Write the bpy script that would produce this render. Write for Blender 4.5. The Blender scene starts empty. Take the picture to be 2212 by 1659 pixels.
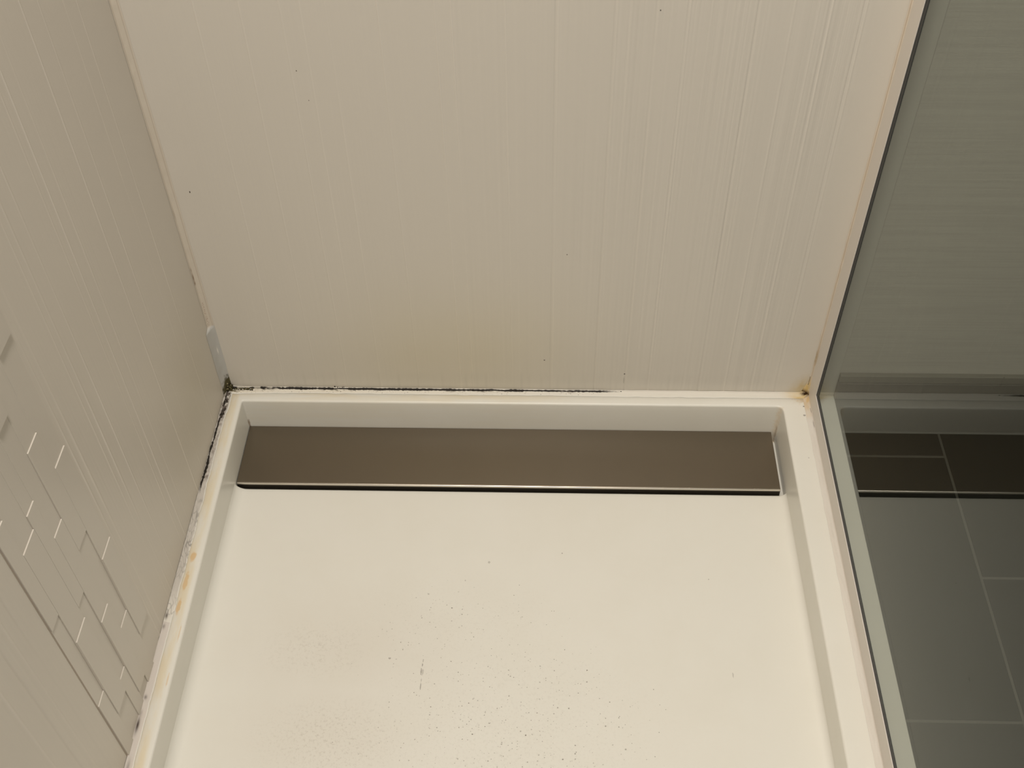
import bpy, bmesh, math, random
from mathutils import Vector, Matrix, noise

# ------------------------------------------------------------------ camera, world, light, exposure
S = bpy.context.scene
COL = S.collection
cam_d = bpy.data.cameras.new('camera')
cam_d.sensor_width = 36.0
cam_d.lens = 36.0 * 2431.4 / 2212.0
cam_d.clip_start = 0.01
cam = bpy.data.objects.new('camera', cam_d)
R_ = (0.99952451, 0.02714087, -0.0146332)
U_ = (-0.01018308, 0.7385014, 0.67417505)
F_ = (-0.02910434, 0.67370547, -0.73842662)
M = Matrix(((R_[0], U_[0], -F_[0], 0.42831894), (R_[1], U_[1], -F_[1], -1.00828667),
            (R_[2], U_[2], -F_[2], 1.11789454), (0, 0, 0, 1)))
cam.matrix_world = M
COL.objects.link(cam)
S.camera = cam

wd = bpy.data.worlds.new('world'); S.world = wd; wd.use_nodes = True
wb = wd.node_tree.nodes['Background']
wb.inputs[0].default_value = (1.0, 0.935, 0.845, 1)
wb.inputs[1].default_value = 0.395

ld = bpy.data.lights.new('ceiling_light', 'AREA')
ld.shape = 'DISK'; ld.size = 0.26; ld.energy = 29.3; ld.color = (1.0, 0.935, 0.86)
lo = bpy.data.objects.new('ceiling_light', ld); COL.objects.link(lo)
lo.location = (0.36, -0.80, 2.35)

S.view_settings.view_transform = 'Standard'
S.view_settings.look = 'None'
S.view_settings.gamma = 1.0
S.view_settings.use_curve_mapping = False
S.view_settings.exposure = 0.0

# ------------------------------------------------------------------ helpers
def smooth(a, b, x):
    if a == b: return 0.0 if x < a else 1.0
    t = max(0.0, min(1.0, (x - a) / (b - a)))
    return t * t * (3 - 2 * t)

def nz(x, y=0.0, z=0.0):
    return noise.noise(Vector((x, y, z)))      # about -1..1

def fbm(x, y=0.0, z=0.0, o=4):
    s = 0; a = 1; t = 0
    for i in range(o):
        s += a * nz(x, y, z + 7.3 * i); t += a; a *= .5; x *= 2.1; y *= 2.1; z *= 2.1
    return s / t

def mix(a, b, t):
    return tuple(a[i] + (b[i] - a[i]) * t for i in range(3))

def s2l(r, g, b):
    f = lambda c: (c / 255 / 12.92) if c / 255 <= .04045 else ((c / 255 + .055) / 1.055) ** 2.4
    return (f(r), f(g), f(b))

def mesh_obj(name, verts, faces, mat, parent=None, smooth_shade=True, cols=None):
    me = bpy.data.meshes.new(name)
    me.from_pydata(verts, [], faces); me.update()
    if cols is not None:
        ca = me.color_attributes.new('tone', 'FLOAT_COLOR', 'POINT')
        buf = []
        for c in cols: buf += [c[0], c[1], c[2], 1.0]
        ca.data.foreach_set('color', buf)
    if smooth_shade: me.shade_smooth()
    me.materials.append(mat)
    o = bpy.data.objects.new(name, me); COL.objects.link(o)
    if parent: o.parent = parent
    return o

def bm_obj(name, bm, mat, parent=None, smooth_shade=False):
    me = bpy.data.meshes.new(name); bm.to_mesh(me); bm.free()
    if smooth_shade: me.shade_smooth()
    me.materials.append(mat)
    o = bpy.data.objects.new(name, me); COL.objects.link(o)
    if parent: o.parent = parent
    return o

def box(bm, a, b, bevel=0.0, seg=2):
    r = bmesh.ops.create_cube(bm, size=1.0)
    vs = r['verts']
    for v in vs:
        v.co = Vector(((a[0] + b[0]) / 2 + v.co.x * (b[0] - a[0]), (a[1] + b[1]) / 2 + v.co.y * (b[1] - a[1]),
                       (a[2] + b[2]) / 2 + v.co.z * (b[2] - a[2])))
    if bevel:
        es = {e for v in vs for e in v.link_edges}
        bmesh.ops.bevel(bm, geom=list(es), offset=bevel, segments=seg, affect='EDGES', profile=.5)

def empty(name, loc=(0, 0, 0)):
    o = bpy.data.objects.new(name, None); COL.objects.link(o); o.location = loc
    return o

def tag(o, label=None, cat=None, group=None, kind=None):
    if label: o['label'] = label
    if cat: o['category'] = cat
    if group: o['group'] = group
    if kind: o['kind'] = kind
    return o

def new_mat(name, color=(.8, .8, .8), rough=.5, metal=0.0, spec=.5):
    m = bpy.data.materials.new(name); m.use_nodes = True
    b = m.node_tree.nodes['Principled BSDF']
    b.inputs['Base Color'].default_value = (*color, 1); b.inputs['Roughness'].default_value = rough
    b.inputs['Metallic'].default_value = metal; b.inputs['Specular IOR Level'].default_value = spec
    return m, m.node_tree, b

def node(nt, t, **kw):
    n = nt.nodes.new(t)
    for k, v in kw.items(): setattr(n, k, v)
    return n

def math_n(nt, op, a, b=None, clamp=False):
    n = node(nt, 'ShaderNodeMath', operation=op, use_clamp=clamp)
    for i, v in enumerate((a, b)):
        if v is None: continue
        if isinstance(v, (int, float)): n.inputs[i].default_value = v
        else: nt.links.new(v, n.inputs[i])
    return n.outputs[0]

def obj_xyz(nt):
    tc = node(nt, 'ShaderNodeTexCoord'); sp = node(nt, 'ShaderNodeSeparateXYZ')
    nt.links.new(tc.outputs['Object'], sp.inputs[0])
    return tc.outputs['Object'], sp.outputs

def noise_n(nt, vec, scale, scl=(1, 1, 1), detail=3, rough=.5, loc=(0, 0, 0)):
    mp = node(nt, 'ShaderNodeMapping'); mp.inputs['Scale'].default_value = scl; mp.inputs['Location'].default_value = loc
    nt.links.new(vec, mp.inputs[0])
    n = node(nt, 'ShaderNodeTexNoise'); n.inputs['Scale'].default_value = scale
    n.inputs['Detail'].default_value = detail; n.inputs['Roughness'].default_value = rough
    nt.links.new(mp.outputs[0], n.inputs['Vector'])
    return n.outputs['Fac']

def ramp(nt, v, a, b):
    n = node(nt, 'ShaderNodeMapRange', interpolation_type='SMOOTHSTEP')
    n.inputs['From Min'].default_value = a; n.inputs['From Max'].default_value = b
    nt.links.new(v, n.inputs['Value'])
    return n.outputs[0]

def mixc(nt, fac, a, b):
    n = node(nt, 'ShaderNodeMix', data_type='RGBA')
    nt.links.new(fac, n.inputs[0])
    for i, v in ((6, a), (7, b)):
        if isinstance(v, tuple): n.inputs[i].default_value = (*v, 1)
        else: nt.links.new(v, n.inputs[i])
    return n.outputs[2]

def spots(nt, u, v, lst, soft=.35, jitter=None):
    """mask of small elliptical marks: lst of (u, v, radius_u, radius_v, strength)"""
    out = None
    for (a, b, ra, rb, st) in lst:
        du = math_n(nt, 'DIVIDE', math_n(nt, 'SUBTRACT', u, a), ra)
        dv = math_n(nt, 'DIVIDE', math_n(nt, 'SUBTRACT', v, b), rb)
        d = math_n(nt, 'SQRT', math_n(nt, 'ADD', math_n(nt, 'MULTIPLY', du, du), math_n(nt, 'MULTIPLY', dv, dv)))
        if jitter is not None: d = math_n(nt, 'ADD', d, jitter)
        m = math_n(nt, 'MULTIPLY', ramp(nt, d, 1.0, 1.0 - soft), st)
        out = m if out is None else math_n(nt, 'MAXIMUM', out, m)
    return out

# ------------------------------------------------------------------ materials
# glazed wall tile: tone comes from the 'tone' attribute (stripe and soap stain), marks from nodes
def wall_material(name, marks):
    m, nt, b = new_mat(name, rough=.42, spec=.35)
    vec, xyz = obj_xyz(nt)
    at = node(nt, 'ShaderNodeAttribute', attribute_name='tone')
    fine = noise_n(nt, vec, 1.0, (420, 420, 5), 4, .65)
    c = at.outputs['Color']
    if marks:
        jit = math_n(nt, 'MULTIPLY', math_n(nt, 'SUBTRACT', noise_n(nt, vec, 1400, detail=1), .5), .8)
        mk = spots(nt, xyz[0], xyz[2], marks, jitter=jit)
        c = mixc(nt, mk, c, (.035, .024, .015))
    nt.links.new(c, b.inputs['Base Color'])
    bp = node(nt, 'ShaderNodeBump'); bp.inputs['Strength'].default_value = .14; bp.inputs['Distance'].default_value = .0006
    nt.links.new(fine, bp.inputs['Height']); nt.links.new(bp.outputs[0], b.inputs['Normal'])
    return m

M_back = wall_material('striated_tile', [
    (.1705, .4856, .0007, .0010, .8), (.1781, .4504, .0006, .0008, .7), (.0247, .3293, .0009, .0016, .9),
    (.4531, .24, .0010, .0008, .75), (.537, .5534, .0008, .0011, .8), (.4275, .0593, .0012, .0010, .9),
    (.5327, .0343, .0011, .0012, .95), (.5325, .022, .0010, .0070, .22), (.7048, .2522, .0001, .0001, .1)])
M_left = wall_material('striated_tile_side', [])

def attr_mat(name, rough, spec=.4, bump=0, bscale=900):
    m, nt, b = new_mat(name, rough=rough, spec=spec)
    at = node(nt, 'ShaderNodeAttribute', attribute_name='tone')
    nt.links.new(at.outputs['Color'], b.inputs['Base Color'])
    if bump:
        vec, _ = obj_xyz(nt)
        bp = node(nt, 'ShaderNodeBump'); bp.inputs['Strength'].default_value = bump; bp.inputs['Distance'].default_value = .0005
        nt.links.new(noise_n(nt, vec, bscale, detail=3), bp.inputs['Height']); nt.links.new(bp.outputs[0], b.inputs['Normal'])
    return m
M_caulk = attr_mat('silicone', .6, .22, .2, 500)
M_mold = attr_mat('mold', .95, .1, .6, 1500)

PANC = (.777, .758, .690)
def pan_material():
    m, nt, b = new_mat('pan_acrylic', PANC, rough=.30, spec=.45)
    vec, xyz = obj_xyz(nt)
    x, y, z = xyz[0], xyz[1], xyz[2]
    # cloudy worn areas
    cl = noise_n(nt, vec, 9, detail=4, rough=.6)
    c = mixc(nt, ramp(nt, cl, .35, .75), PANC, (.76, .738, .664))
    # dirt region: lower middle of the floor
    def blob(cx, cy, rx, ry, a=1.0, b_=0.0):
        du = math_n(nt, 'DIVIDE', math_n(nt, 'SUBTRACT', x, cx), rx); dv = math_n(nt, 'DIVIDE', math_n(nt, 'SUBTRACT', y, cy), ry)
        d = math_n(nt, 'SQRT', math_n(nt, 'ADD', math_n(nt, 'MULTIPLY', du, du), math_n(nt, 'MULTIPLY', dv, dv)))
        return ramp(nt, d, a, b_)
    floor_only = ramp(nt, z, -.030, -.040)
    reg = math_n(nt, 'MAXIMUM', blob(.385, -.47, .26, .20), math_n(nt, 'MULTIPLY', blob(.33, -.33, .20, .12), .6))
    reg = math_n(nt, 'MULTIPLY', reg, floor_only)
    # scattered pin-head dots
    for sc, thr, r0, amt, rr in ((150, .80, .17, 1.0, 0), (330, .72, .24, .95, 5), (210, .80, .20, .9, 9)):
        mp = node(nt, 'ShaderNodeMapping'); mp.inputs['Scale'].default_value = (1, 1, 0); mp.inputs['Location'].default_value = (rr, rr, 0)
        nt.links.new(vec, mp.inputs[0])
        vo = node(nt, 'ShaderNodeTexVoronoi'); vo.inputs['Scale'].default_value = sc
        nt.links.new(mp.outputs[0], vo.inputs['Vector'])
        sep = node(nt, 'ShaderNodeSeparateColor'); nt.links.new(vo.outputs['Color'], sep.inputs[0])
        sel = math_n(nt, 'GREATER_THAN', math_n(nt, 'ADD', sep.outputs[0], math_n(nt, 'MULTIPLY', reg, .55)), thr + .34)
        jit = math_n(nt, 'MULTIPLY', math_n(nt, 'SUBTRACT', noise_n(nt, vec, 1500, detail=1), .5), .25)
        dot = ramp(nt, math_n(nt, 'ADD', vo.outputs['Distance'], jit), r0, r0 * .3)
        size = math_n(nt, 'MULTIPLY', sep.outputs[1], amt)
        k = math_n(nt, 'MULTIPLY', math_n(nt, 'MULTIPLY', dot, sel), size)
        c = mixc(nt, math_n(nt, 'MULTIPLY', k, floor_only), c, (.14, .115, .085))
    # grey-brown scuff, lower left
    sm = math_n(nt, 'MAXIMUM', blob(.20, -.47, .12, .07), math_n(nt, 'MULTIPLY', blob(.17, -.36, .09, .05), .8))
    sm = math_n(nt, 'MAXIMUM', sm, math_n(nt, 'MULTIPLY', reg, .35))
    gr = ramp(nt, noise_n(nt, vec, 300, detail=5, rough=.75), .50, .66)
    sm = math_n(nt, 'MULTIPLY', math_n(nt, 'MULTIPLY', sm, gr), math_n(nt, 'MULTIPLY', floor_only, .32))
    c = mixc(nt, sm, c, (.30, .25, .19))
    wide = math_n(nt, 'MULTIPLY', math_n(nt, 'MAXIMUM', blob(.19, -.46, .16, .13), blob(.2, -.36, .2, .12)), .16)
    c = mixc(nt, math_n(nt, 'MULTIPLY', wide, floor_only), c, (.55, .47, .38))
    # separate marks
    jit = math_n(nt, 'MULTIPLY', math_n(nt, 'SUBTRACT', noise_n(nt, vec, 700, detail=3), .5), 1.6)
    mk = spots(nt, x, y, [(.2914, -.3715, .0006, .0024, .5), (.2910, -.3770, .0006, .0022, .6), (.2902, -.386, .0009, .0050, .5), (.2918, -.386, .0016, .0046, .28), (.2911, -.3965, .0005, .0030, .45), (.2910, -.4045, .0008, .0050, .5),
                          (.3619, -.2350, .0017, .0020, .35), (.2523, -.3696, .0018, .0012, .5), (.2600, -.3705, .0012, .0008, .3),
                          (.6458, -.3837, .0008, .0040, .35), (.334, -.262, .0010, .0012, .4), (.2905, -.282, .0015, .0012, .35),
                          (.7687, -.023, .0012, .0013, .75), (.7675, -.0385, .0018, .0018, .6), (.7624, -.1094, .0010, .0010, .4),
                          (.452, -.220, .001, .001, .5), (.52, -.475, .0012, .0012, .5), (.63, -.255, .001, .001, .4)], jitter=jit)
    c = mixc(nt, mk, c, (.13, .10, .085))
    # yellowed areas on the rim
    rim = ramp(nt, z, -.004, -.0005)
    yn = noise_n(nt, vec, 1, (60, 14, 60), 4, .6)
    ly = math_n(nt, 'MULTIPLY', ramp(nt, x, .0215, .016), ramp(nt, yn, .30, .62))
    c = mixc(nt, math_n(nt, 'MULTIPLY', math_n(nt, 'MULTIPLY', ly, rim), .65), c, (.74, .63, .42))
    yn2 = noise_n(nt, vec, 1, (9, 60, 60), 3, .6, loc=(3, 0, 0))
    by = math_n(nt, 'MULTIPLY', ramp(nt, y, -.030, -.012), ramp(nt, yn2, .35, .65))
    by = math_n(nt, 'MULTIPLY', by, ramp(nt, x, .62, .30))
    c = mixc(nt, math_n(nt, 'MULTIPLY', by, .45), c, (.74, .63, .43))
    # orange stains low on the left rim
    os_ = spots(nt, x, y, [(.0135, -.2705, .0042, .0085, 1), (.0125, -.305, .0032, .016, .9), (.0118, -.338, .0030, .0125, 1),
                           (.0205, -.372, .0009, .014, .6), (.0205, -.430, .0012, .010, .6)], soft=.45,
                jitter=math_n(nt, 'MULTIPLY', math_n(nt, 'SUBTRACT', noise_n(nt, vec, 150, detail=2), .5), .9))
    c = mixc(nt, math_n(nt, 'MULTIPLY', os_, .75), c, (.70, .47, .22))
    # rusty corner of the recess and of the rim, right
    rj = math_n(nt, 'MULTIPLY', math_n(nt, 'SUBTRACT', noise_n(nt, vec, 260, detail=3), .5), 1.2)
    rc = spots(nt, x, y, [(.7375, -.0265, .0060, .0050, .38), (.772, -.010, .020, .012, .55), (.7735, -.028, .0045, .022, .5),
                          (.0262, -.0225, .0022, .0022, .0)], soft=.9, jitter=rj)
    c = mixc(nt, rc, c, (.60, .42, .20))
    lowc = math_n(nt, 'MULTIPLY', spots(nt, x, y, [(.7395, -.0262, .0018, .0026, .4), (.0262, -.0240, .0022, .0022, .7)], soft=.6, jitter=rj),
                  math_n(nt, 'MULTIPLY', ramp(nt, z, -.034, -.042), 1))
    c = mixc(nt, lowc, c, (.22, .13, .06))
    nt.links.new(c, b.inputs['Base Color'])
    rg = math_n(nt, 'ADD', .26, math_n(nt, 'MULTIPLY', cl, .16))
    nt.links.new(rg, b.inputs['Roughness'])
    bp = node(nt, 'ShaderNodeBump'); bp.inputs['Strength'].default_value = .05; bp.inputs['Distance'].default_value = .001
    nt.links.new(noise_n(nt, vec, 120, detail=3), bp.inputs['Height']); nt.links.new(bp.outputs[0], b.inputs['Normal'])
    return m
M_pan = pan_material()

def steel_material():
    m, nt, b = new_mat('brushed_bronze_steel', (.235, .20, .155), rough=.33, metal=1.0)
    vec, _ = obj_xyz(nt)
    f = noise_n(nt, vec, 1, (6, 900, 900), 4, .7)
    nt.links.new(math_n(nt, 'ADD', .27, math_n(nt, 'MULTIPLY', f, .14)), b.inputs['Roughness'])
    bp = node(nt, 'ShaderNodeBump'); bp.inputs['Strength'].default_value = .04; bp.inputs['Distance'].default_value = .0004
    nt.links.new(f, bp.inputs['Height']); nt.links.new(bp.outputs[0], b.inputs['Normal'])
    return m
M_steel = steel_material()
M_lip, _, _ = new_mat('lit_edge_steel', (.75, .70, .62), rough=.30, metal=1.0)  # lighter copy of the cover steel, edge highlight put into its colour
M_white, _, _ = new_mat('white_channel', (.70, .655, .60), rough=.38, spec=.4)
M_trim, _, _ = new_mat('white_trim', (.47, .46, .41), rough=.45, spec=.4)
M_gap_shade, _, _ = new_mat('channel_gap_shade', (.012, .016, .018), rough=.5)  # near-black colour stands for shade inside the channel gap
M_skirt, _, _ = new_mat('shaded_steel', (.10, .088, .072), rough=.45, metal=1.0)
M_dark, _, _ = new_mat('dark_gap', (.01, .01, .01), rough=.8)
M_base, _, _ = new_mat('dark_baseboard_tile', (.050, .047, .038), rough=.35)
M_cap, _, _ = new_mat('baseboard_cap', (.13, .125, .10), rough=.5)
M_grout, _, _ = new_mat('grey_grout', (.075, .072, .060), rough=.85)

def glass_material():
    m = bpy.data.materials.new('pane_glass'); m.use_nodes = True; nt = m.node_tree
    for n in list(nt.nodes): nt.nodes.remove(n)
    out = node(nt, 'ShaderNodeOutputMaterial')
    tr = node(nt, 'ShaderNodeBsdfTransparent'); tr.inputs[0].default_value = (.855, .868, .845, 1)
    gl = node(nt, 'ShaderNodeBsdfGlossy'); gl.inputs['Roughness'].default_value = .01
    gl.inputs['Color'].default_value = (.95, 1, .97, 1)
    fr = node(nt, 'ShaderNodeFresnel'); fr.inputs['IOR'].default_value = 1.30
    geo = node(nt, 'ShaderNodeNewGeometry')
    # the face the ray enters by carries the whole reflectance of the thin pane
    fac = math_n(nt, 'MULTIPLY', fr.outputs[0], math_n(nt, 'SUBTRACT', 1.0, geo.outputs['Backfacing']))
    mx = node(nt, 'ShaderNodeMixShader')
    nt.links.new(fac, mx.inputs[0]); nt.links.new(tr.outputs[0], mx.inputs[1]); nt.links.new(gl.outputs[0], mx.inputs[2])
    nt.links.new(mx.outputs[0], out.inputs[0])
    return m
M_glass = glass_material()

def brush_material():
    m, nt, b = new_mat('outer_wall_tile', (.36, .35, .31), rough=.45, spec=.3)
    vec, xyz = obj_xyz(nt)
    a = noise_n(nt, vec, 1, (4, 4, 340), 5, .7)
    bb = noise_n(nt, vec, 1, (7, 7, 90), 3, .6, loc=(2, 0, 1))
    k = ramp(nt, math_n(nt, 'ADD', math_n(nt, 'MULTIPLY', a, .6), math_n(nt, 'MULTIPLY', bb, .4)), .36, .62)
    nt.links.new(mixc(nt, k, (.425, .41, .365), (.475, .46, .41)), b.inputs['Base Color'])
    bp = node(nt, 'ShaderNodeBump'); bp.inputs['Strength'].default_value = .35; bp.inputs['Distance'].default_value = .001
    nt.links.new(a, bp.inputs['Height']); nt.links.new(bp.outputs[0], b.inputs['Normal'])
    return m
M_outer = brush_material()

def dark_tile_material():
    m, nt, b = new_mat('dark_floor_tile', (.012, .0115, .009), rough=.35, spec=.25)
    vec, _ = obj_xyz(nt)
    k = noise_n(nt, vec, 1, (40, 3, 1), 4, .6)
    nt.links.new(mixc(nt, k, (.009, .009, .007), (.017, .016, .012)), b.inputs['Base Color'])
    return m
M_tile = dark_tile_material()

# ------------------------------------------------------------------ striated walls (real relief, extruded upward)
BACKC = (.66, .617, .545)
LEFTC = (.645, .598, .528)

def relief_profile(us, lines, seed, regions):
    """height (m) and tone of the stripes across the wall"""
    rnd = random.Random(seed)
    H = []; T = []
    for u in us:
        amp = 0.0
        for (a, b_, am) in regions:
            amp = max(amp, am * smooth(a, a + .05, u) * smooth(b_, b_ - .05, u))
        h = 1.7 * amp * (.00016 * nz(u * 260, seed) + .00014 * nz(u * 110, seed + 3) + .00007 * nz(u * 600, seed + 9))
        t = amp * (.6 * nz(u * 300, seed + 5) + .5 * nz(u * 90, seed + 6))
        for (c, w, hh) in lines:
            d = (u - c) / w
            if abs(d) < 3: h += (1.7 if c < .35 else 1.3) * hh * math.exp(-d * d); t += .8 * math.exp(-d * d) * (1 if hh > 0 else -1)
        H.append(h); T.append(t)
    return H, T

def make_wall(name, us, zs, place, H, T, base, tone_fn, mat):
    verts = []; cols = []; faces = []
    nu = len(us)
    for j, z in enumerate(zs):
        for i, u in enumerate(us):
            mod = max(.1, .75 + .9 * nz(u * 30, z * 5, 4.0))
            verts.append(place(u, z, H[i] * mod))
            k = 1 + .07 * T[i] * mod
            cols.append(tuple(c * k for c in tone_fn(u, z, base)))
    for j in range(len(zs) - 1):
        for i in range(nu - 1):
            a = j * nu + i
            faces.append((a, a + 1, a + nu + 1, a + nu))
    o = mesh_obj(name, verts, faces, mat, cols=cols)
    return o

def frange(a, b, s):
    n = max(1, int(round((b - a) / s))); return [a + (b - a) * i / n for i in range(n + 1)]

zs = frange(-.07, .0, .014) + frange(.002, .04, .0032) + frange(.048, .75, .009) + frange(.8, 2.4, .1)
# back wall
ux = frange(-.02, .7878, .0006)
Lb = [(.080, .0006, .00020), (.125, .0006, .00022), (.165, .0006, .00020), (.185, .0006, .0001), (.210, .0006, .00016), (.261, .0007, .00030), (.317, .0007, .00028),
      (.333, .0006, .00024), (.386, .0007, .00026), (.435, .0008, -.00026), (.438, .0006, .00016), (.493, .0008, -.00032), (.4955, .0007, .0002),
      (.533, .0007, -.00026), (.5355, .0007, .00026), (.566, .0009, .00036), (.5635, .0006, -.0002), (.631, .0007, -.00036), (.6335, .0007, .0002), (.666, .0012, .00036),
      (.690, .0009, .0002), (.699, .0009, -.00022), (.702, .0008, .00028), (.732, .0007, -.00030), (.735, .0007, .0002)]
Hb, Tb = relief_profile(ux, Lb, 3, [(-.3, .35, .13), (.30, .75, .42), (.47, .76, .95)])
STAINC = (.62, .55, .385)
def back_tone(x, z, base):
    n = fbm(x * 6, z * 7, 2.0, 3)
    s = math.exp(-((x - .31) / .17) ** 2) * math.exp(-((z - .06) / .12) ** 2) * (1 + .6 * n)
    c = mix(base, STAINC, max(0, min(.75, .46 * s)))
    # grey film with short drips right above the tray
    f = smooth(.042, .016, z) * (.5 + .5 * nz(x * 9, 0, 8)) * (.55 + .9 * max(0, nz(x * 190, z * 6, 5)))
    c = mix(c, (.33, .30, .24), max(0, min(.6, .34 * f)))
    e = smooth(.011, .005, z) * (.4 + .3 * nz(x * 40, 1, 1))
    c = mix(c, (.60, .54, .45), max(0, e) * .5)
    g = smooth(.045, .0, x) * .16 * (1 + nz(z * 20, 3, 3))
    c = mix(c, (.72, .67, .61), g)
    w = smooth(.35, .74, x) * .10
    fx = .777 - x
    fan = smooth(.032, .006, math.hypot(fx, z * .72)) * (.75 + .9 * fbm(x * 160, z * 160, 3, 3)) * (1 if x > .74 else 0)
    if z > .0: c = mix(c, (.55, .42, .17), max(0, min(.85, fan)))
    return mix(c, (.72, .68, .63), w)
wall_back = make_wall('wall_back', ux, zs, lambda u, z, h: (u, -h, z), Hb, Tb, BACKC, back_tone, M_back)
tag(wall_back, 'off-white vertically striated tile wall behind the drain cover', kind='structure')

# left wall
uy = frange(-.62, .02, .0007)
uy = frange(-1.6, -.64, .01) + uy
Ll = [(-.074, .0009, .00022), (-.100, .0008, .0001), (-.146, .0009, .00026), (-.177, .0010, .00030), (-.225, .0008, .0002), (-.245, .0010, .00034), (-.258, .0008, .00014),
      (-.299, .0010, .00030), (-.320, .0012, .00034), (-.330, .0009, .00016), (-.366, .0016, .0002), (-.377, .0012, .0003),
      (-.545, .0016, -.0003), (-.56, .0012, .0003), (-.575, .0016, -.0003), (-.60, .0014, .0003)]
Hl, Tl = relief_profile(uy, Ll, 11, [(-.35, .05, .08), (-.40, -.15, .20), (-3, -.48, .30)])
def left_tone(y, z, base):
    n = fbm(y * 5, z * 5, 9.0, 3)
    c = tuple(b_ * (1 + .03 * n) for b_ in base)
    s = math.exp(-((y + .10) / .10) ** 2) * math.exp(-((z - .10) / .10) ** 2)
    return mix(c, (.48, .43, .30), .35 * s)
wall_left = make_wall('wall_left', uy, zs, lambda u, z, h: (h, u, z), Hl, Tl, LEFTC, left_tone, M_left)
# faces should look into the shower
wall_left.data.flip_normals(); wall_back.data.flip_normals() if wall_back.data.polygons[0].normal.y > 0 else None
if wall_left.data.polygons[0].normal.x < 0: wall_left.data.flip_normals()
if wall_back.data.polygons[0].normal.y > 0: wall_back.data.flip_normals()
tag(wall_left, 'off-white striated tile wall on the left with a band of raised mosaic sticks', kind='structure')

# mosaic sticks, three depths, running down the left wall
def mosaic():
    bm = bmesh.new()
    STEP = .1417; TH = .0012; BASE = .0004
    cols_ = [(-.384, -.411, .347, (1, 2, 0)), (-.411, -.4345, .397, (1, 0)), (-.4345, -.4560, .306, (1, 2, 0)),
             (-.4560, -.4730, .362, (1, 0)), (-.4730, -.5000, .345, (1, 2, 0)), (-.5000, -.5175, .395, (1, 0))]
    for (y0, y1, zt, seq) in cols_:
        n = len(seq)
        for k in range(-16, 5):
            top = zt - k * STEP; bot = max(top - STEP, .0)
            if top <= .003: continue
            lv = seq[k % n]
            box(bm, (-.004, y1 + .00015, bot), (BASE + TH * lv, y0 - .00015, top), bevel=.00025, seg=2)
    return bm
M_mos = wall_material('mosaic_glaze', []); M_mos.node_tree.nodes['Principled BSDF'].inputs['Roughness'].default_value = .34
M_mos.node_tree.nodes['Principled BSDF'].inputs['Specular IOR Level'].default_value = .4
mb = bm_obj('mosaic_band', mosaic(), M_mos, wall_left)
me = mb.data
ca = me.color_attributes.new('tone', 'FLOAT_COLOR', 'POINT')
for i, v in enumerate(me.vertices): ca.data[i].color = (LEFTC[0] * .965, LEFTC[1] * .965, LEFTC[2] * .965, 1)
bm = bmesh.new(); box(bm, (-.002, -.5190, .0), (.0004, -.5175, 2.4))
M_seam, _, _ = new_mat('brown_grout', (.40, .34, .28), rough=.8)
bm_obj('grout_line', bm, M_seam, wall_left)

# ------------------------------------------------------------------ shower tray
XL, XR, YB, YF = .0250, .7415, -.0235, -1.47      # inner opening
RC = .0075
DEEP = -.068
def pan_floor_z(x, y):
    z = -.0585 + .015 * (-.125 - y)
    z -= .0
    d = min(x - XL, XR - x, y - YF)
    rc = .016 if (x < .38) else .011
    if d < rc:
        t = 1 - d / rc; z += rc * (1 - math.sqrt(max(0, 1 - t * t))) * .9
    return z
def contour(inset, n_arc=8):
    """closed loop of the rounded opening, counter-clockwise, with the matching outer point"""
    x0, x1, y0, y1 = XL + inset, XR - inset, YF + inset, YB - inset
    r = rr = max(.0008, RC - inset); rl = max(.0006, .0022 - inset)
    pts = []
    def arc(cx, cy, a0, r=rr):
        for k in range(n_arc + 1):
            a = a0 + math.pi / 2 * k / n_arc
            pts.append((cx + r * math.cos(a), cy + r * math.sin(a)))
    def seg(p, q, n):
        for k in range(1, n): pts.append((p[0] + (q[0] - p[0]) * k / n, p[1] + (q[1] - p[1]) * k / n))
    arc(x1 - r, y1 - r, 0)                       # back right
    seg((x1 - r, y1), (x0 + rl, y1), 60)
    arc(x0 + rl, y1 - rl, math.pi / 2, rl)       # back left
    seg((x0, y1 - rl), (x0, y0 + r), 80)
    arc(x0 + r, y0 + r, math.pi)
    seg((x0 + r, y0), (x1 - r, y0), 30)
    arc(x1 - r, y0 + r, 1.5 * math.pi)
    seg((x1, y0 + r), (x1, y1 - r), 80)
    return pts
def outer_ring(rect, n_arc=8):
    x0, x1, y0, y1 = rect
    base = contour(0, n_arc); pts = []
    N = n_arc + 1
    # index ranges of the arcs
    starts = [0, N + 59, 2 * N + 59 + 79, 3 * N + 59 + 79 + 29]
    corners = [(x1, y1), (x0, y1), (x0, y0), (x1, y0)]
    for i, (px, py) in enumerate(base):
        done = False
        for s, (cx, cy) in zip(starts, corners):
            if s <= i < s + N:
                t = (i - s) / (N - 1)
                # corner in the middle of the arc
                a = base[s]; b = base[s + N - 1]
                k = corners.index((cx, cy))
                if k in (0, 2): pa, pb = (cx, a[1]), (b[0], cy)
                else: pa, pb = (a[0], cy), (cx, b[1])
                if t <= .5: q = (pa[0] + (cx - pa[0]) * t * 2, pa[1] + (cy - pa[1]) * t * 2)
                else: q = (cx + (pb[0] - cx) * (t - .5) * 2, cy + (pb[1] - cy) * (t - .5) * 2)
                pts.append(q); done = True
        if not done:
            if abs(py - YB) < 1e-6: pts.append((px, y1))
            elif abs(py - YF) < 1e-6: pts.append((px, y0))
            elif abs(px - XL) < 1e-6: pts.append((x0, py))
            else: pts.append((x1, py))
    return pts
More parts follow.
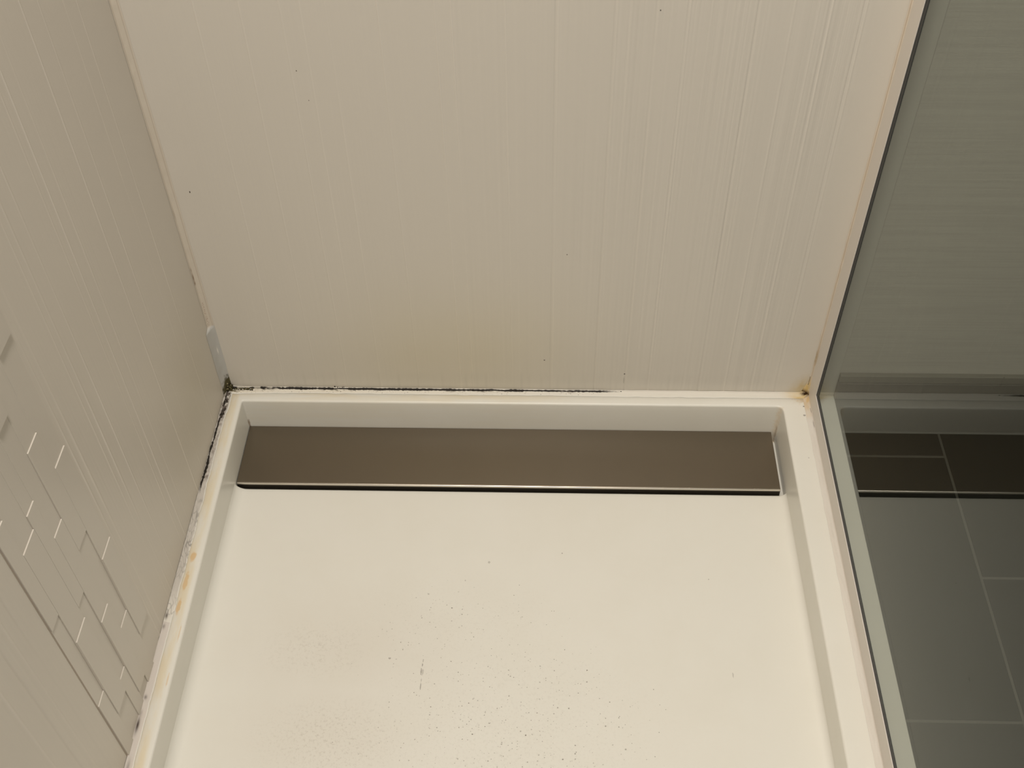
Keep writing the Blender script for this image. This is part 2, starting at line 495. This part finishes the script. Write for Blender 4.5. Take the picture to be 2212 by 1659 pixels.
def make_pan():
    V = []; Fc = []
    rings = []
    OUT = (.0002, .8115, -1.50, -.0004)
    e = .0012
    out = outer_ring(OUT); out_in = outer_ring((OUT[0], OUT[1] - e, OUT[2] + e, OUT[3]))
    rings.append([(x, y, -.075) for x, y in out])
    rings.append([(x, y, -e) for x, y in out])
    rings.append([(x, y, 0) for x, y in out_in])
    ER = .0028                                       # rounded lip
    c0 = contour(-.0002 - ER + ER)
    for k in range(7):
        a = math.pi / 2 * k / 6
        ins = -ER + ER * math.sin(a)
        rings.append([(x, y, -ER + ER * math.cos(a)) for x, y in contour(ins)])
    for z in (-.012, -.025, -.040, -.055, DEEP):
        rings.append([(x, y, z) for x, y in contour(.0012 * (-z / .068))])
    n = len(rings[0])
    for r in rings: V += r
    for j in range(len(rings) - 1):
        for i in range(n):
            a = j * n + i; b = j * n + (i + 1) % n
            Fc.append((a, b, b + n, a + n))
    # recess bottom
    b0 = len(V)
    V += [(XL, YB, DEEP), (XR, YB, DEEP), (XR, -.14, DEEP), (XL, -.14, DEEP)]
    Fc.append((b0 + 3, b0 + 2, b0 + 1, b0))
    # floor sheet with cove and front lip of the drain recess
    xs = frange(XL, XL + .018, .0015) + frange(XL + .028, XR - .024, .02) + frange(XR - .014, XR, .0012)
    ys = [-.1250, -.1250, -.1252, -.1257, -.1265, -.1275, -.130] + frange(-.14, -.60, .02) + frange(-.65, -1.4, .05) + [-1.42, -1.44, -1.455, -1.46, -1.464, -1.467, -1.47]
    lipd = [None, .0022, .0011, .0005, .0002, 0, 0]
    b0 = len(V)
    for j, y in enumerate(ys):
        for x in xs:
            z = pan_floor_z(x, y)
            if j == 0: z = DEEP
            elif j < 7: z -= lipd[j]
            V.append((x, y, z))
    nx = len(xs)
    for j in range(len(ys) - 1):
        for i in range(nx - 1):
            a = b0 + j * nx + i
            Fc.append((a, a + nx, a + nx + 1, a + 1))
    o = mesh_obj('shower_tray', V, Fc, M_pan)
    bm = bmesh.new(); bm.from_mesh(o.data)
    bmesh.ops.recalc_face_normals(bm, faces=bm.faces)
    bm.to_mesh(o.data); bm.free()
    return o
pan = make_pan()
tag(pan, 'cream white acrylic shower tray with raised rim and sunken drain slot', 'shower tray')

# ------------------------------------------------------------------ drain cover
dc = empty('drain_cover', (.38, -.072, DEEP))
def local_box(name, a, b, mat, parent, bevel=0, seg=2, sm=False):
    p = parent.location
    bm = bmesh.new(); box(bm, tuple(a[i] - p[i] for i in range(3)), tuple(b[i] - p[i] for i in range(3)), bevel, seg)
    return bm_obj(name, bm, mat, parent, sm)
CX0, CX1, CY0, CY1, CZ = .0268, .7336, -.1222, -.0250, -.0504
local_box('cover_plate', (CX0, CY0 + .0012, CZ - .0018), (CX1, CY1, CZ), M_steel, dc, .0003)
lipm = local_box('front_lip', (CX0, CY0 - .0004, CZ - .0036), (CX1, CY0 + .0014, CZ), M_lip, dc, .0011, 4, True)
lipm['label'] = 'bright folded edge'
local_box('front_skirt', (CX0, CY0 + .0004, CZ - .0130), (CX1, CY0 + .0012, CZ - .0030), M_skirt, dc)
for xx in (.08, .38, .68):
    local_box('foot', (xx - .01, -.085, DEEP), (xx + .01, -.06, CZ - .0018), M_steel, dc)
tag(dc, 'long brown-grey brushed metal drain cover lying in the tray slot', 'drain cover')

# ------------------------------------------------------------------ caulk beads
def bead(name, s_list, nt_, P, wa, wb, col, parent=None):
    """sweep of a thin fillet; P(s, a, b): a along the first surface, b along the second"""
    V = []; C = []; Fc = []
    for s in s_list:
        A = wa(s); B = wb(s)
        for k in range(nt_ + 1):
            t = k / nt_
            # quadratic arc between (A,0) and (0,B) hugging the corner
            a = A * (1 - t) ** 2 + 2 * t * (1 - t) * A * .22
            b = B * t ** 2 + 2 * t * (1 - t) * B * .22
            l = .00035 * math.sin(math.pi * t) * (1 + .8 * nz(s * 90, t * 3, 2.2))
            V.append(P(s, a + l, b + l)); C.append(col(s, t, a, b))
    n = nt_ + 1
    for j in range(len(s_list) - 1):
        for i in range(nt_):
            q = j * n + i
            Fc.append((q, q + 1, q + n + 1, q + n))
    return mesh_obj(name, V, Fc, M_caulk, parent, cols=C)

CAULK = (.74, .705, .63)
BLACK = (.018, .014, .010); OLIVE = (.10, .085, .035); PURP = (.20, .165, .14); YEL = (.62, .45, .17); GREY = (.36, .34, .30)

# back bead: s = x, first surface = wall (z up), second = rim (toward the room)
BL = [(.0, .0065), (.03, .0050), (.09, .0032), (.19, .0030), (.32, .0036), (.44, .0030), (.53, .0040), (.78, .0035)]
def lut(tab, s):
    for (a, u), (b, v) in zip(tab, tab[1:]):
        if a <= s <= b: return u + (v - u) * (s - a) / (b - a)
    return tab[0][1] if s < tab[0][0] else tab[-1][1]
# where blotches sit beside the line: (x, half length, how far out, strength)
BB = [(.030, .010, .0075, .9), (.052, .010, .0070, .8), (.145, .016, .0058, .75), (.16, .012, .006, .6), (.205, .020, .0050, .5), (.245, .015, .0045, .35),
      (.305, .020, .0050, .6), (.345, .022, .0058, .75), (.38, .015, .0045, .35), (.458, .014, .0058, .7), (.50, .010, .0035, .3), (.012, .012, .009, 1.0)]
def back_col(s, t, a, b):
    # d: signed place on the bead, wall side negative, rim side positive
    d = b - a
    c = mix(CAULK, (.72, .62, .44), .45 * smooth(.5, .0, s) * (.6 + .5 * nz(s * 14, d * 90, 3)))
    fade = smooth(.535, .50, s)
    wob = .0009 * nz(s * 60, 1, 1) + .0006 * nz(s * 220, 2, 2)
    cen = -.0002 + wob
    w = (.0016 + .0010 * nz(s * 45, 5, 5) + .0008 * nz(s * 320, 6, 6)) * (1.2 if s < .28 else 1.0)
    if .145 < s < .165: w *= .5
    if s > .40: w *= .85
    line = smooth(w + .0006, w - .0002, abs(d - cen)) * fade if w > 0 else 0
    if s < .075: line *= .5 + .5 * smooth(-.1, .2, nz(s * 130, d * 200, 4))
    bl = 0; ol = 0
    for (x0, hl, out, st) in BB:
        k = math.exp(-((s - x0) / hl) ** 2)
        e = out * (.75 + .6 * nz(s * 150, 3, x0 * 50))
        bl = max(bl, st * k * smooth(e, e - .0025, d) * smooth(-.002, .001, d) * smooth(-.35, .25, fbm(s * 220, d * 420, 7, 3)))
    ol = smooth(.12, .0, s) + math.exp(-((s - .148) / .02) ** 2) + .6 * math.exp(-((s - .345) / .02) ** 2)
    c = mix(c, mix(PURP, OLIVE, min(1, ol)), max(0, min(1, bl)))
    speck = nz(s * 500, d * 700, 12)
    if speck > .52 and d > 0 and s < .5: c = mix(c, (.15, .12, .09), .7)
    c = mix(c, BLACK, max(0, min(1, line)))
    c = mix(c, PANC, smooth(.80, 1.0, t) * .9)
    # right-hand part: thin pinkish seam only
    if s > .52:
        c = mix(c, (.50, .43, .36), .6 * smooth(.0009, .0003, abs(d + .0012)) * (.6 + .5 * nz(s * 30, 0, 0)))
    # yellow corner at the right
    k = smooth(.735, .772, s) * (.7 + .6 * fbm(s * 120, d * 200, 6, 3))
    c = mix(c, YEL, max(0, min(.9, k)))
    k2 = math.exp(-((s - .7715) / .0042) ** 2) * smooth(.0035, .0, abs(d) * .6) * (1 + .6 * nz(s * 500, d * 500, 2))
    c = mix(c, (.05, .025, .012), max(0, min(.95, k2)))
    return c
back_bead = bead('caulk_bead', frange(.0, .7768, .0005), 26,
                 lambda s, a, b: (s, -b - .0003, a + .0002),
                 lambda s: .0030 + .0007 * nz(s * 40, 4, 4) + .010 * math.exp(-(s / .006) ** 2) + .006 * math.exp(-((s - .776) / .006) ** 2),
                 lambda s: lut(BL, s) + .0055 + .0010 * nz(s * 70, 9, 1), back_col)
tag(back_bead, 'mouldy cream caulk bead along the foot of the back wall', 'caulk')

# left bead: s = -y, first surface = wall (z), second = rim (x)
def left_w2(s):
    return .0078 + .0010 * nz(s * 40, 3, 3) + .0004 * nz(s * 200, 5, 3) + .002 * smooth(.06, .02, s)
LBB = [(.012, .014, 1.0), (.034, .007, .95), (.050, .008, .9), (.062, .007, .8), (.085, .008, .55), (.108, .010, .55), (.128, .008, .6), (.150, .007, .8)]
SQ = [(.190, .004, .5), (.215, .012, .8), (.238, .005, .5), (.255, .010, .85), (.275, .012, .55), (.295, .008, .45), (.338, .012, .5), (.346, .005, .4)]
def left_col(s, t, a, b):
    d = b - a
    base = mix(CAULK, (.50, .465, .42), .85 * smooth(.37, .30, s))
    if s > .36: base = (.62, .57, .52)
    if s > .36: base = mix(base, (.72, .58, .38), .25 * max(0, fbm(s * 20, d * 60, 4)))
    c = base
    wob = .0011 * nz(s * 40, 8, 1) + .0007 * nz(s * 180, 2, 8)
    cen = -.0010 + wob + .0020 * smooth(.10, .03, s)
    w = .0012 + .0010 * nz(s * 90, 2, 5) + .0010 * nz(s * 300, 8, 6)
    if .13 < s < .155: w += .0006
    fade = smooth(.182, .165, s)
    line = smooth(w + .0006, w - .0002, abs(d - cen)) * fade
    bl = 0
    for (y0, hl, st) in LBB:
        k = math.exp(-((s - y0) / hl) ** 2)
        bl = max(bl, st * k * smooth(-.30, .25, fbm(s * 200, d * 320, 3, 3)) * smooth(.0105, .006, d + .002 * nz(s * 200, 1, 6)) * smooth(-.005, -.002, d))
    c = mix(c, mix(PURP, OLIVE, smooth(.04, .01, s)), max(0, min(1, bl)))
    film = .35 * smooth(.19, .15, s) * smooth(-.15, .3, fbm(s * 120, d * 200, 30))
    c = mix(c, PURP, max(0, film))
    c = mix(c, BLACK, max(0, min(1, line)))
    c = mix(c, PANC, smooth(.82, 1.0, t) * .9)
    # thin curls of grey mould further down
    for (y0, hl, st) in SQ:
        k = math.exp(-((s - y0) / hl) ** 2)
        if k < .05: continue
        f = nz(s * 110, d * 260, 21)
        r = smooth(.17, .04, abs(f))
        c = mix(c, (.20, .185, .165), min(1, .75 * st * k * r))
    for (y0, hl, dd, st) in ((.352, .0045, -.001, .8), (.366, .003, -.001, .5), (.452, .0025, .0, .6), (.484, .0085, -.0008, .95), (.470, .004, -.0005, .3), (.53, .008, .001, .4)):
        k = math.exp(-((s - y0) / hl) ** 2 - ((d - dd) / .0022) ** 2)
        c = mix(c, (.08, .06, .05), min(1, st * k * 1.1))
    return c
left_bead = bead('caulk_bead', frange(.0, .56, .0006) + frange(.57, 1.49, .01), 24,
                 lambda s, a, b: (b + .0003, -s, a + .0002),
                 lambda s: .0034 + .0007 * nz(s * 60, 1, 7) + .010 * math.exp(-(s / .006) ** 2), left_w2, left_col)
tag(left_bead, 'blotchy mouldy caulk bead along the foot of the left wall', 'caulk')

# vertical bead in the left corner: s = z, first surface = left wall (toward room), second = back wall (x)
def corner_col(s, t, a, b):
    d = b - a
    up = mix((.60, .53, .44), (.64, .58, .49), .5 + .5 * nz(s * 12, 0, 0))
    up = mix(up, (.45, .38, .30), .5 * smooth(.0010, .0003, abs(d - .0052)) + .6 * smooth(.0010, .0002, abs(d + .0036)))
    lo_ = (.50, .49, .46)
    c = mix(lo_, up, smooth(.116, .120, s))
    if .12 < s < .16:
        if abs(d + .001) < .0012 and nz(s * 700, d * 900, 2) > .15: c = mix(c, (.30, .15, .09), .7)
    for (z0, hl, st) in ((.2030, .006, .9), (.1935, .003, .8), (.2150, .003, .5), (.30, .008, .3)):
        c = mix(c, (.17, .10, .05), st * math.exp(-((s - z0) / hl) ** 2 - ((d + .0034) / .0012) ** 2))
    c = mix(c, (.82, .78, .7), .9 * math.exp(-((s - .076) / .005) ** 2 - ((d + .0) / .0012) ** 2))
    m = smooth(.030, .018, s + .009 * nz(d * 260, s * 200, 3) + .9 * max(0, -d - .002))
    c = mix(c, mix(OLIVE, BLACK, .3 + .5 * nz(s * 400, d * 400, 8)), min(1, m * 1.1))
    return c
corner_bead = bead('caulk_bead', frange(.002, .66, .0010) + frange(.7, 2.4, .1), 20,
                   lambda s, a, b: (b + .0002, -a - .0002, s),
                   lambda s: .0052 + .0005 * nz(s * 30, 1, 1) + .011 * smooth(.119, .114, s) * (1 + .3 * nz(s * 30, 2, 2)),
                   lambda s: .0076 + .0006 * nz(s * 25, 6, 1), corner_col)
tag(corner_bead, 'pale vertical caulk bead in the corner of the left and back walls', 'caulk')

# right vertical bead between the back wall and the glass channel: s = z
def rj_col(s, t, a, b):
    d = b - a
    c = mix((.62, .54, .44), (.66, .59, .50), .5 + .5 * nz(s * 15, 3, 0))
    c = mix(c, (.42, .32, .22), .7 * smooth(.0010, .0002, abs(d + .0002)))
    c = mix(c, (.34, .24, .12), .8 * math.exp(-((s - .070) / .014) ** 2) * (.7 + .6 * nz(s * 200, d * 300, 1)))
    k = smooth(.040, .010, s) * (.8 + .6 * nz(s * 160, d * 300, 2))
    c = mix(c, YEL, max(0, min(.95, k)))
    k = smooth(.012, .004, s)
    c = mix(c, (.07, .035, .012), max(0, min(.9, k)))
    if .018 < s < .034: c = mix(c, (.04, .03, .02), .9 * smooth(.0008, .0002, abs(d - .0016)))
    return c
right_bead = bead('caulk_bead', frange(.0035, .66, .0012) + frange(.7, 2.1, .1), 12,
                  lambda s, a, b: (.7770 - b, -a - .0002, s),
                  lambda s: .0028 + .0006 * nz(s * 60, 2, 1) + .004 * smooth(.012, .004, s),
                  lambda s: .0026 + .0007 * nz(s * 50, 8, 2) + .006 * smooth(.030, .004, s), rj_col)
tag(right_bead, 'thin vertical caulk bead beside the glass channel, yellowed at its foot', 'caulk')

# bead between the tray rim and the glass channel: s = -y
def sill_col(s, t, a, b):
    d = b - a
    c = mix((.70, .665, .61), (.66, .615, .55), .5 + .5 * nz(s * 25, d * 100, 0))
    k = smooth(.055, .006, s) * (.7 + .7 * nz(s * 110, d * 200, 4))
    c = mix(c, (.62, .44, .22), max(0, min(.9, k)))
    k = smooth(.010, .003, s)
    c = mix(c, (.09, .05, .02), max(0, min(.9, k)))
    if .028 < s < .07: c = mix(c, (.05, .045, .03), .6 * smooth(.0009, .0002, abs(d + .0022 + .0008 * nz(s * 90, 0, 2))) * smooth(-.1, .2, nz(s * 80, 5, 5)))
    c = mix(c, (.40, .30, .22), .35 * smooth(.0008, .0001, abs(d + .003)))
    return c
sill_bead = bead('caulk_bead', frange(.004, .56, .0010) + frange(.57, 1.19, .02), 14,
                 lambda s, a, b: (.7770 - b, -s, a + .0002),
                 lambda s: .0038 + .0006 * nz(s * 40, 2, 6),
                 lambda s: .0072 + .0009 * nz(s * 55, 8, 6), sill_col)
tag(sill_bead, 'cream caulk bead between the tray rim and the glass channel', 'caulk')
for o in (back_bead, left_bead, corner_bead, right_bead, sill_bead):
    bm = bmesh.new(); bm.from_mesh(o.data); bmesh.ops.recalc_face_normals(bm, faces=bm.faces)
    bm.to_mesh(o.data); bm.free()
def orient(o, d):
    n = Vector((0, 0, 0))
    for p in o.data.polygons: n += p.normal
    if n.dot(Vector(d)) < 0: o.data.flip_normals()
orient(back_bead, (0, -1, 1)); orient(left_bead, (1, 0, 1)); orient(corner_bead, (1, -1, 0)); orient(right_bead, (-1, -1, 0)); orient(sill_bead, (-1, 0, 1))

# ------------------------------------------------------------------ crusty mould growth (too many crumbs to count)
def crust(name, blobs, seed, label):
    rnd = random.Random(seed)
    V = []; Fc = []; C = []
    for (p, r, col, flat) in blobs:
        bm = bmesh.new(); bmesh.ops.create_icosphere(bm, subdivisions=2, radius=1.0)
        b0 = len(V); ph = rnd.random() * 50
        for v in bm.verts:
            k = 1 + .45 * nz(v.co.x * 1.6 + ph, v.co.y * 1.6, v.co.z * 1.6)
            V.append((p[0] + v.co.x * r[0] * k, p[1] + v.co.y * r[1] * k, p[2] + v.co.z * r[2] * k))
            C.append(tuple(max(0, c * (1 + .5 * nz(v.co.x * 2 + ph, v.co.z * 2, 5))) for c in col))
        bm.verts.ensure_lookup_table()
        for f in bm.faces: Fc.append(tuple(b0 + v.index for v in f.verts))
        bm.free()
    o = mesh_obj(name, V, Fc, M_mold, cols=C)
    tag(o, label, 'mould', kind='stuff')
    return o
rnd = random.Random(5)
# corner clump
bl = []
for i in range(95):
    x = .0010 + rnd.random() * .0085; y = -.0010 - rnd.random() * .007; z = .001 + rnd.random() ** 1.3 * .022 * (1 - x / .014)
    c = mix(OLIVE, BLACK, rnd.random()) if rnd.random() < .75 else (.22, .19, .11)
    q = .6 if z > .008 else 1
    bl.append(((x * (.85 if z > .008 else 1), y * q, z), (.0007 + rnd.random() * .0012, .0007 + rnd.random() * .0008, .0007 + rnd.random() * .0012), c, 0))
for i in range(60):
    x = .006 + rnd.random() * .032; c = mix(OLIVE, BLACK, rnd.random())
    bl.append(((x, -.0018 - rnd.random() * .0035, .0012 + rnd.random() * .0012), (.0006 + rnd.random() * .0011, .0005 + rnd.random() * .0007, .0005), c, 0))
for i in range(50):
    bl.append(((.0022 + rnd.random() * .0040, -.010 - rnd.random() * .045, .0010 + rnd.random() * .0014), (.0008 + rnd.random() * .0008, .0010 + rnd.random() * .0014, .0006), mix(PURP, BLACK, rnd.random()), 0))
crust('mold_growth', bl, 1, 'dark olive and black mould clump in the left rear corner of the tray')
bl = []
x = .036
while x < .535:
    g = nz(x * 22, 3, 1)
    if g > -.25 or x < .13:
        bl.append(((x, -.0016 - .0007 * nz(x * 60, 1, 1), .0016), (.0012 + rnd.random() * .0016, .0005 + rnd.random() * .0006, .0004 + rnd.random() * .0005), BLACK if rnd.random() < .8 else (.06, .045, .03), 0))
    if .145 < x < .16 and rnd.random() < .8:
        bl.append(((x, -.001, .0022 + rnd.random() * .0030), (.0004 + rnd.random() * .0008, .0004, .0004 + rnd.random() * .0007), (.03, .022, .015), 0))
    x += .0011 + rnd.random() * .0016
crust('mold_growth', bl, 2, 'thin black mould line along the caulk under the back wall')
bl = []
s = .055
while s < .178:
    bl.append(((.0016 + .0006 * nz(s * 50, 1, 4), -s, .0016), (.0005 + rnd.random() * .0005, .0012 + rnd.random() * .0014, .0004 + rnd.random() * .0005), BLACK, 0))
    s += .0016 + rnd.random() * .0030
crust('mold_growth', bl, 3, 'broken black mould line along the caulk under the left wall')
bl = []
for i in range(12):
    bl.append(((.7715 + rnd.random() * .0035, -.0015 - rnd.random() * .003, .001 + rnd.random() * .0045), (.0006 + rnd.random() * .0008,) * 3, (.045, .022, .010), 0))
crust('mold_growth', bl, 4, 'small dark brown mould spot at the foot of the glass channel corner')

# ------------------------------------------------------------------ glass panel in its channel
gp = empty('glass_panel', (.7825, -.01, .0))
HC = .0320
def chan(name, a, b, mat, bevel=.0004): return local_box(name, a, b, mat, gp, bevel, 2, False)
chan('wall_channel', (.7770, -HC, HC), (.7782, -.0004, 2.05), M_white)
chan('sill_channel', (.7770, -1.20, .0004), (.7782, -.0004, HC), M_white)
chan('gap_shade', (.7782, -1.20, .0040), (.7787, -.0406, HC + .0075), M_gap_shade, 0)  # thin dark strips added as the shaded gap between channel and pane
chan('gap_shade', (.7782, -.0400, .0040), (.7787, -.0006, 2.05), M_gap_shade, 0)
chan('pane', (.7787, -1.20, .0010), (.7865, -.0030, 2.0), M_glass, 0)
tag(gp, 'greenish clear glass shower panel standing in a white channel on the tray rim', 'shower screen')

# ------------------------------------------------------------------ outside the shower
FZ = -.0655
bm = bmesh.new(); box(bm, (.811, .0, FZ - .05), (2.4, .05, 2.4))
wr = bm_obj('wall_right', bm, M_outer); tag(wr, 'grey horizontally brushed tile wall beyond the glass panel', kind='structure')
bm = bmesh.new(); box(bm, (.7880, -.0030, .0008), (.8110, .03, 2.4), .0006)
tr = bm_obj('trim_1', bm, M_trim); tag(tr, 'narrow white upright trim behind the glass', kind='structure')
bm = bmesh.new(); box(bm, (.8118, -.009, FZ), (2.4, -.0002, .0294), .0008)
bb = bm_obj('baseboard_back', bm, M_base); tag(bb, 'dark tile baseboard beyond the glass', kind='structure')
bm = bmesh.new(); box(bm, (.8118, -.007, .0296), (2.4, -.0002, .0415), .0008)
bm_obj('cap', bm, M_cap, bb)
# dark floor tiles with grout
bm = bmesh.new()
G = .0016; Lt = .3772
def tile(x0, x1, y0, y1): box(bm, (x0 + G, y0 + G, FZ - .010), (x1 - G, y1 - G, FZ), .0006, 1)
colsx = [(.8135, .9640, -.0520), (.9640, 1.1800, -.2410), (1.18, 1.396, -.0520), (1.396, 1.612, -.2410), (1.612, 1.83, -.052), (1.83, 2.05, -.241), (2.05, 2.4, -.052)]
for (x0, x1, j0) in colsx:
    tile(x0, x1, j0, -.0105)
    y = j0
    while y > -2.2:
        tile(x0, x1, y - Lt, y); y -= Lt
fl = bm_obj('floor', bm, M_tile); tag(fl, 'dark floor tiles beyond the glass', kind='structure')
bm = bmesh.new(); box(bm, (.8120, -2.4, FZ - .012), (2.4, -.0002, FZ - .0008))
bm_obj('grout', bm, M_grout, fl)
